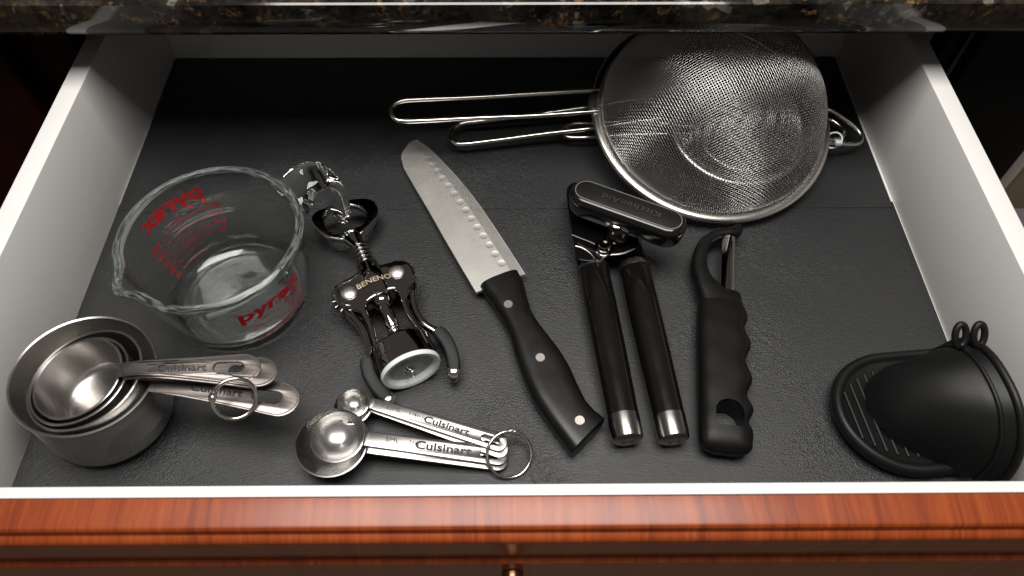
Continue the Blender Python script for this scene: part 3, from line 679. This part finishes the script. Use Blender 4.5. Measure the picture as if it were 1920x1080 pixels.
# ================================================================ can opener
oo = at(1149, 495, .012); oa = RAD(-84.67)
op = thing('can_opener', 'black handheld can opener with two steel capped handles', 'can opener', frame((oo[0], oo[1], 0), (math.cos(oa), math.sin(oa), 0), (0, 0, 1)))
om = np.array(MATS[op.name].inverted())
opl = lambda px, z: np.array([(om[:3, :3]@at(x, y, z)+om[:3, 3])[:2] for x, y in px])
for s, va, vb in ((-1, -.0147, -.0143), (1, .0147, .0143)):
    ang = math.atan2(vb-va, .13)
    def hx_(prof, n=48):
        V, F = lathe(prof, n, axis='x'); return np.c_[V[:, 0], V[:, 1]+va+(vb-va)*V[:, 0]/.13, V[:, 2]+.0114], F
    x0 = .0035 if s < 0 else .0062
    grip = mesh('handle', *hx_([(0, x0), (.0106, x0), (.0110, x0+.001), (.0112, x0+.03), (.0108, x0+.07), (.0101, x0+.108), (.0099, x0+.1155), (0, x0+.1155)]), M['satin_black'], op, sharp=40)
    mesh('collar', *hx_([(0, x0-.0052), (.0088, x0-.0052), (.0098, x0-.0046), (.0104, x0-.0030), (.0113, x0+.0002), (.0113, x0+.0010), (0, x0+.0010)]), M['cup_handle'], grip, sharp=40)
    mesh('end_cap', *hx_([(0, x0+.1140), (.0102, x0+.1140), (.0102, x0+.1150), (.0099, x0+.1265), (.0095, x0+.1292), (.0080, x0+.1303), (.0040, x0+.1306), (.0036, x0+.1300), (0, x0+.1300)]), M['strip_steel'], grip, sharp=35)
up1 = opl(cr([(1064, 352), (1063, 372), (1070, 420), (1078, 462), (1086, 487), (1118, 489), (1136, 482), (1160, 476), (1185, 472), (1198, 462), (1196, 435), (1186, 412), (1150, 384), (1105, 350), (1078, 342)], 4, True), .022)
V, F = plate([up1], .0024, .0007, 2); V[:, 2] += .0212; jaw = mesh('upper_jaw', V, F, M['black_chrome'], op, sharp=35)
up2 = opl(cr([(1072, 370), (1070, 400), (1076, 450), (1086, 505), (1125, 500), (1150, 470), (1172, 505), (1212, 500), (1204, 465), (1196, 425), (1160, 380), (1110, 352), (1085, 352)], 4, True), .012)
V, F = plate([up2], .0028, .0008, 2); V[:, 2] += .0120; mesh('lower_jaw', V, F, M['black_chrome'], op, sharp=35)
for L_ in ([(1072, 440), (1090, 447), (1112, 456), (1122, 464)], [(1079, 461), (1090, 464), (1101, 470), (1111, 479), (1114, 486)], [(1124, 491), (1131, 483), (1143, 478), (1163, 476), (1181, 470), (1190, 466)]):
    uv = opl(cr(L_, 6), .0225); mesh('pressed_edge', *tube([(a_, b_, .0222) for a_, b_ in uv], .0008, 8), M['black_chrome'] if L_[0][1] == 440 else M['cup_handle'], jaw)
def post(px, z0, z1, prof, name, mat, par):
    p = opl([px], z1)[0]; V, F = lathe(prof, 36); return mesh(name, V+np.array([p[0], p[1], z0]), F, mat, par, sharp=40)
post((1134, 456), .0222, .029, [(0, .0062), (.0012, .0060), (.0020, .0064), (.0042, .0064), (.0047, .0058), (.0047, .0044), (.0050, .0040), (.0050, .0030), (.0047, .0026), (.0047, .0012), (.0070, .0010), (.0074, .0004), (.0074, -.0006), (0, -.0006)], 'rivet', M['chrome'], jaw)
pz = [(0, .0200)]
for k in range(6):
    z = .019-k*.0030; pz += [(.0056, z), (.0064, z-.0008), (.0064, z-.0018), (.0056, z-.0026)]
pz += [(.0074, .0012), (.0074, -.0005), (0, -.0005)]
post((1155, 434), .0222, .030, pz, 'spindle', M['chrome'], jaw)
kA, kB = at(1101, 357, .0530), at(1256, 412, .0530); kd = kB-kA; KL = np.linalg.norm(kd); kd /= KL
kmid = (kA+kB)/2; ks = np.cross((0, 0, 1), kd)
tokn = lambda V, z: kmid+np.outer(V[:, 0], kd)+np.outer(V[:, 1], ks)+np.outer(V[:, 2]+z-kmid[2], (0, 0, 1))
S = []; KR = .0122
for z, k in ((.0345, -.0032), (.0350, -.0020), (.0365, -.0012), (.0455, 0), (.0488, -.0001), (.0508, -.0008), (.0522, -.0020), (.0530, -.0036)):
    lp = np.array(stadium(-KL/2, KL/2, KR+k, n=16)); bow = .0 ; S.append(tokn(np.c_[lp, np.full(len(lp), 0.)], z))
crank = mesh('crank_knob', *loft(S), M['gloss_plastic'], op, True, sharp=50)
V, F = plate([stadium(-KL/2, KL/2, KR-.0042, n=16)], .0012, .0002, 2); ins = mesh('inlay', tokn(V, .0530), F, M['grain_plastic'], crank, True)
mesh('inlay_border', *tube(tokn(np.array([(x, y, 0) for x, y in stadium(-KL/2, KL/2, KR-.0040, n=16)]), .0533), .00042, 6, closed=True), M['rivet_steel'], crank, True)
V, F = text('KitchenAid', .0072, .012, space=1.15, xs=1.15, t=.0008); V[:, :2] *= -1; V[:, 0] += .0025
mesh('lettering', tokn(V, .0539), F, M['cup_handle'], ins, True, smooth=False)
for x_, sx in ((-.008, 1), (.0145, 1)):
    p = kmid+kd*x_-ks*.0118; p[2] = .0425
mesh('hub', *place(lathe([(0, -.008), (.0082, -.008), (.0086, -.006), (.0086, .004), (0, .004)], 32), (kmid[0]-.004, kmid[1]-.006, .0345), (1, 0, 0)), M['gloss_plastic'], crank, True)

# ================================================================ peeler
po = at(1345, 560, .012); pa = RAD(-97.38)
pe = thing('peeler', 'swivel vegetable peeler with fat black rubber finger grip handle', 'peeler', frame((po[0], po[1], 0), (math.cos(pa), math.sin(pa), 0), (0, 0, 1)))
pu = [-.004, 0, .006, .0152, .024, .036, .0487, .062, .074, .0835, .0925, .0985, .1050, .1100, .1132]
phi = [.0085, .0140, .0178, .0196, .0170, .0206, .0163, .0199, .0158, .0194, .0160, .0182, .0178, .0168, .0110]
plo = [-.0100, -.0122, -.0134, -.0140, -.0143, -.0147, -.0148, -.0149, -.0149, -.0149, -.0149, -.0148, -.0144, -.0130, -.0080]
pt = [.0095, .0130, .0165, .0185, .0195, .0200, .0205, .0208, .0208, .0205, .0200, .0195, .0180, .0140, .0070]
# smooth spline of the grip outline
cp = cr(np.c_[pu, phi, plo, pt], 6); S = []; q = np.linspace(0, 2*math.pi, 40, endpoint=False)
for u, hi, lo_, th in cp:
    c_, s_ = np.cos(q), np.sin(q); S.append(np.c_[np.full(40, u), (hi+lo_)/2+np.sign(c_)*abs(c_)**.62*(hi-lo_)/2, .0106+np.sign(s_)*abs(s_)**.62*th/2])
hl_ = [(.0885-.0078*math.sin(t), .0030-.0088*math.cos(t)) for t in np.linspace(0, math.pi, 14)]+[(.0962, .0118), (.0982, .0100), (.0982, -.0035), (.0962, -.0058)]
hv_ = np.array([[(x, y, z) for x, y in hl_] for z in (-.01, .04)])
mesh('handle', *boolean(loft(S), loft(hv_)), M['rubber'], pe, sharp=48)
npth = cr([(.008, .0010, .0115), (-.002, -.0035, .0118), (-.012, -.0090, .0120), (-.024, -.0122, .0120), (-.037, -.0112, .0120), (-.048, -.0068, .0120), (-.0555, .0010, .0120), (-.0585, .0095, .0120), (-.0605, .0150, .0120), (-.0660, .0188, .0125)], 5)
L = np.linspace(0, 1, len(npth))
mesh('neck', *sweep(npth, np.interp(L, [0, .12, .25, .45, .6, .75, .88, .95, 1], [.026, .020, .0125, .0100, .0088, .0078, .0080, .0075, .0015]), np.interp(L, [0, .15, .4, .8, 1], [.013, .0135, .0130, .0115, .0085]), 24, .68), M['rubber'], pe, sharp=48)
mesh('blade_mount', *box((-.0605, .0062, .0075), (-.0535, .0150, .0140), .0015), M['rubber'], pe)
mesh('blade_socket', *sweep([(.010, .0060, .0115), (.001, .0062, .0115), (-.004, .0066, .0115), (-.006, .0068, .0115)], [.022, .0205, .0190, .0165], [.014, .0135, .0120, .0100], 20, .6), M['rubber'], pe, sharp=48)
bl = []
def strip(v0, v1, u0, u1, n=8):
    S = []; 
    for u in np.linspace(u0, u1, 12):
        sl = .0072+(.0060-.0072)*0; tilt = (u+.055)/.055
        vm = .0096-.0030*tilt; S.append([(u, vm+v, .0138+.0026*math.cos(v/.0052*math.pi/2)) for v in np.linspace(v0, v1, n)]+[(u, vm+v, .0132+.0026*math.cos(v/.0052*math.pi/2)) for v in np.linspace(v1, v0, n)])
    return loft(S)
mesh('blade', *merge(strip(-.0048, .0006, -.0545, -.004), strip(.0026, .0047, -.0500, -.006), strip(.0005, .0047, -.0545, -.0500), strip(.0005, .0030, -.0080, -.004)), M['chrome'], pe, sharp=30)
mesh('cutting_edge', *tube([(u, .0096-.0030*(u+.055)/.055+.0007, .0168) for u in np.linspace(-.050, -.008, 8)], .0004, 6), M['bright_chrome'], pe)

# ================================================================ strainers
def dome(R, h, p=2.3):
    "profile (radius, height) by arc length from the top to the rim"
    r = np.concatenate([np.linspace(0, .9, 120)[:-1], 1-.1*np.linspace(1, 0, 120)**2])*R; z = h*np.clip(1-(r/R)**p, 0, 1)**(1/1.75)
    s = np.concatenate([[0], np.cumsum(np.hypot(np.diff(r), np.diff(z)))]); return s, r, z
def weave(R, h, pitch, wire, rot, p=2.3):
    s, r, z = dome(R, h, p); Lt = s[-1]; n = int(Lt/pitch); Vs = []; Fs = []; off = 0
    dr = np.gradient(r, s); dz = np.gradient(z, s); ph = rot
    for d in (0, 1):
        for i in range(-n, n+1):
            a0 = i*pitch; hl = math.sqrt(max(0, Lt*Lt-a0*a0)); k = int(hl/pitch)
            if k < 2: continue
            b = np.arange(-k, k+1)*pitch; j = np.arange(-k, k+1)
            A, B = (np.full_like(b, a0), b) if d == 0 else (b, np.full_like(b, a0))
            rho = np.hypot(A, B)+1e-9; cx, cy = A/rho, B/rho
            cx, cy = cx*math.cos(ph)-cy*math.sin(ph), cx*math.sin(ph)+cy*math.cos(ph)
            rr, zz_ = np.interp(rho, s, r), np.interp(rho, s, z); a_, b_ = np.interp(rho, s, dr), np.interp(rho, s, dz)
            N = np.c_[-b_*cx, -b_*cy, a_]; N /= np.linalg.norm(N, axis=1)[:, None]
            Pp = np.c_[rr*cx, rr*cy, zz_]+N*(wire*.9*np.where((i+j+d) % 2 == 0, 1, -1))[:, None]
            T_ = np.gradient(Pp, axis=0); T_ /= np.linalg.norm(T_, axis=1)[:, None]; Sd = np.cross(T_, N); Sd /= np.linalg.norm(Sd, axis=1)[:, None]
            ringv = np.stack([Pp+wire*N, Pp+wire*Sd, Pp-wire*N, Pp-wire*Sd], 1); m_ = len(b)
            Vs.append(ringv.reshape(-1, 3)); idx = np.arange(m_-1)[:, None]*4+off; c = np.arange(4)[None]
            Fs.append(np.stack([idx+c, idx+(c+1) % 4, idx+4+(c+1) % 4, idx+4+c], -1).reshape(-1, 4)); off += m_*4
    return np.concatenate(Vs), np.concatenate(Fs)
STG = 'nested wire strainers'
def strainer(label, c, nrm, R, h, pitch, wire, rimw, rot, handle, hook, hw, plates=None, p=2.3):
    t = thing('strainer', label, 'strainer', frame(c, (1, 0, 0), (nrm[0], nrm[1], 1)), group=STG)
    V, F = weave(R-rimw*.75, h, pitch, wire, rot, p); mesh('mesh', V, F, M['mesh_steel'], t, sharp=None, kind='stuff')
    e = rimw/2; prof = [(R-e+e*math.cos(a_), .0005+.0030*math.sin(a_)+.0008*math.cos(a_)) for a_ in np.linspace(0, 2*math.pi, 20, endpoint=False)]
    rim = mesh('rim', *lathe(prof, 128, closed=True), M['rim_steel'], t, sharp=None)
    mesh('handle', *tube(cr(handle, 8), hw, 12), M['wire_steel'], t, True)
    mesh('hook', *tube(cr(hook, 8), hw*.95, 12), M['wire_steel'], t, True)
    if plates is not None: mesh('bracket', *sweep(cr(plates, 6), .0095, .0050, 14, .6, up=(nrm[0], nrm[1], 1)), M['rim_steel'], rim, True)
    return t
An = (.0578, -.2368); Ac = np.array([.1625, .4431, .0300])
az = lambda x, y, dz=0.: (lambda n: (Ac[2]-(n[0]*(x-Ac[0])+n[1]*(y-Ac[1]))+dz))(An)
def onA(px, py, dz=.004):
    "point on the rim plane of the large strainer under a pixel"
    d = _F*CF+_R*(px-960)-_U*(py-540); n = np.array([*An, 1.]); c = Ac+np.array([0, 0, dz]); return CO+d*(((c-CO)@n)/(d@n))
hA = [onA(1124, 169), onA(1100, 170), onA(1000, 176), onA(880, 183), onA(780, 187), onA(752, 190), onA(737, 199), onA(733, 210), onA(740, 222), onA(757, 227), onA(800, 226), onA(900, 221), onA(1000, 217), onA(1100, 210), onA(1122, 208)]
kA_ = [onA(1548, 204, -.003), onA(1562, 209, -.004), onA(1590, 228, -.006), onA(1608, 245, -.008), onA(1616, 257, -.008), onA(1611, 268, -.008), onA(1595, 271, -.007), onA(1570, 269, -.004), onA(1546, 266, -.001)]
strainer('large wire mesh strainer lying dome up, outermost, with the longest handle', tuple(Ac), An, .0965, .078, .00192, .00025, .0105, RAD(24), hA, kA_, .00185,
         plates=[onA(1119, 173, .003), onA(1113, 190, .003), onA(1113, 207, .003)])
hB = [at(1245, 205, .028), at(1200, 186, .026), at(1115, 199, .022), at(1000, 215, .018), at(900, 227, .014), at(868, 231, .0125), at(851, 240, .012), at(844, 252, .012), at(850, 265, .012), at(868, 270, .012), at(930, 263, .013), at(1020, 251, .015), at(1115, 240, .018), at(1200, 227, .021), at(1240, 222, .022)]
kB_ = [at(1545, 222, .014), at(1560, 226, .013), at(1577, 238, .012), at(1582, 249, .012), at(1577, 258, .012), at(1562, 262, .012), at(1540, 262, .012)]
strainer('middle wire strainer under the large one, second long looped handle', (.1870, .4420, .0170), (.04, -.20), .0565, .040, .00185, .00024, .0080, RAD(10), hB, kB_, .0018)
hC = [at(1250, 250, .016), at(1165, 254, .013), at(1110, 231+1, .012), at(1078, 232, .012), at(1061, 238, .012), at(1056, 247, .012), at(1063, 256, .012), at(1080, 258, .012), at(1110, 257, .012), at(1180, 256, .013), at(1250, 253, .014)]
hC = [at(1300, 238, .016), at(1200, 229, .013), at(1110, 231, .012), at(1078, 232, .012), at(1061, 238, .012), at(1056, 247, .012), at(1063, 256, .012), at(1080, 258, .012), at(1110, 257, .012), at(1200, 252, .013), at(1300, 250, .014)]
strainer('smallest wire strainer, innermost, only its short loop handle showing', (.1900, .4360, .0130), (.02, -.18), .0360, .022, .0018, .00026, .0060, RAD(40), hC, [at(1440, 230, .012), at(1470, 240, .011), at(1460, 252, .011), at(1435, 250, .012)], .0014)
# clear cable tie on the strainer hook
zt = thing('cable_tie', 'small clear plastic cable tie looped round the strainer hook', 'cable tie', loc=tuple(onA(1565, 266, -.004)))
c0 = onA(1563, 263, -.004); lp = [c0+np.array([.0062*math.cos(t), .0056*math.sin(t), .0035*math.sin(t+.6)]) for t in np.linspace(0, 2*math.pi, 30, endpoint=False)]
mesh('strap', *sweep(lp, .0006, .0018, 8, .6, up=None, closed=True) if False else tube(lp, .0007, 8, closed=True), M['clear_plastic'], zt, True)
hd_ = onA(1572, 268, .001); mesh('head', *box(hd_-np.array([.0026, .0020, .0018]), hd_+np.array([.0026, .0020, .0018]), .0007), M['clear_plastic'], zt, True)

# ================================================================ oven mitt
mo = at(1560, 790, .005)
mt = thing('oven_mitt', 'black silicone pinch mitt with ribbed sole against the right drawer side', 'oven mitt', frame((mo[0], mo[1], 0), (math.cos(RAD(6)), math.sin(RAD(6)), 0), (0, 0, 1)))
mm = np.array(MATS[mt.name].inverted())
ml = lambda x, y, z: mm[:3, :3]@at(x, y, z)+mm[:3, 3]
# sole: oval tray; local x from nose to cuff
tipx = 0.; 
def sole(k=0., n=40):
    L = []
    for t in np.linspace(math.pi/2, 3*math.pi/2, n): L.append((.047+(.0472-k)*math.cos(t), (.0425-k)*math.sin(t)+.0005))
    return np.array([(.088, .0425-k+.0005)]+L+[(.088, -.0425+k+.0005)])
lift = lambda x: np.interp(x, [0, .03, .09], [.0055, .0020, .0])
S = []
for z, k in ((.0000, .006), (.0004, .003), (.0022, .0006), (.0050, 0), (.0078, .0006), (.0098, .0022), (.0102, .0038), (.0096, .0056), (.0080, .0068), (.0072, .0080)):
    lp = sole(k); S.append(np.c_[lp, z+lift(lp[:, 0])])
mesh('sole', *loft(S), M['silicone'], mt, sharp=50)
for k in range(13):
    x = .0115+k*.0062; hw = math.sqrt(max(0, 1-((.047-x)/.047)**2))*.0425 if x < .047 else .0425
    hw -= .0115
    if hw < .003: continue
    V, F = sweep([(x+.0010*(-1 if 0 else 1)*y/.04*0+.0, y, .0078+lift(x)) for y in (-hw, -hw+.0006, 0, hw-.0006, hw)], [.0012, .0019, .0019, .0019, .0012], [.0008, .0018, .0018, .0018, .0008], 12, .6)
    mesh('rib', V, F, M['silicone'], mt)
# hood: arches from nose to cuff
hs = [0, .035, .09, .18, .32, .48, .64, .78, .86, .875, .885, .90, .96, 1.0]
def arch(s, dk=0.):
    x = np.interp(s, [0, .2, .6, 1], [.0225, .0320, .0520, .0785]); lean = np.interp(s, [0, .5, 1], [-.002, -.004, -.012])
    hw = np.interp(s, [0, .035, .09, .18, .32, .48, .64, .8, 1], [.002, .0105, .0165, .0215, .0262, .0292, .0325, .0375, .0435])+dk
    yc = np.interp(s, [0, .4, 1], [.003, .000, -.0105])
    hh = np.interp(s, [0, .035, .09, .18, .32, .48, .64, .8, 1], [.0130, .0205, .0265, .0340, .0430, .0505, .0570, .0630, .0690])+dk
    zb = .0085; pts = []
    for t in np.linspace(0, math.pi, 34):
        c_, s_ = math.cos(t), math.sin(t); y = math.copysign(abs(c_)**.82, c_)*hw; zq = s_**.86
        pts.append((x+lean*zq*.4, y+yc, zb+(hh-zb)*zq))
    return np.array(pts)
S = [arch(s, -.0004 if s in (.875,) else 0.) for s in hs]
inn = [arch(s, -.0030) for s in hs[::-1]]
mesh('hood', *loft(S+inn, cap=False, close=False), M['silicone'], mt, sharp=60)
for s in (.872, 1.0): mesh('bead', *tube(arch(s, .0002), .0013 if s < 1 else .0024, 10), M['silicone'], mt)
for px, py, z in ((1801, 629, .0660), (1836, 628, .0670)):
    c0 = ml(px, py, z); pts = [c0+np.array([.0034*math.cos(t), .0046*math.sin(t), .0050*math.sin(t)]) for t in np.linspace(-.42*math.pi, 1.42*math.pi, 26)]
    mesh('hanging_loop', *tube(pts, .0020, 12), M['silicone'], mt)
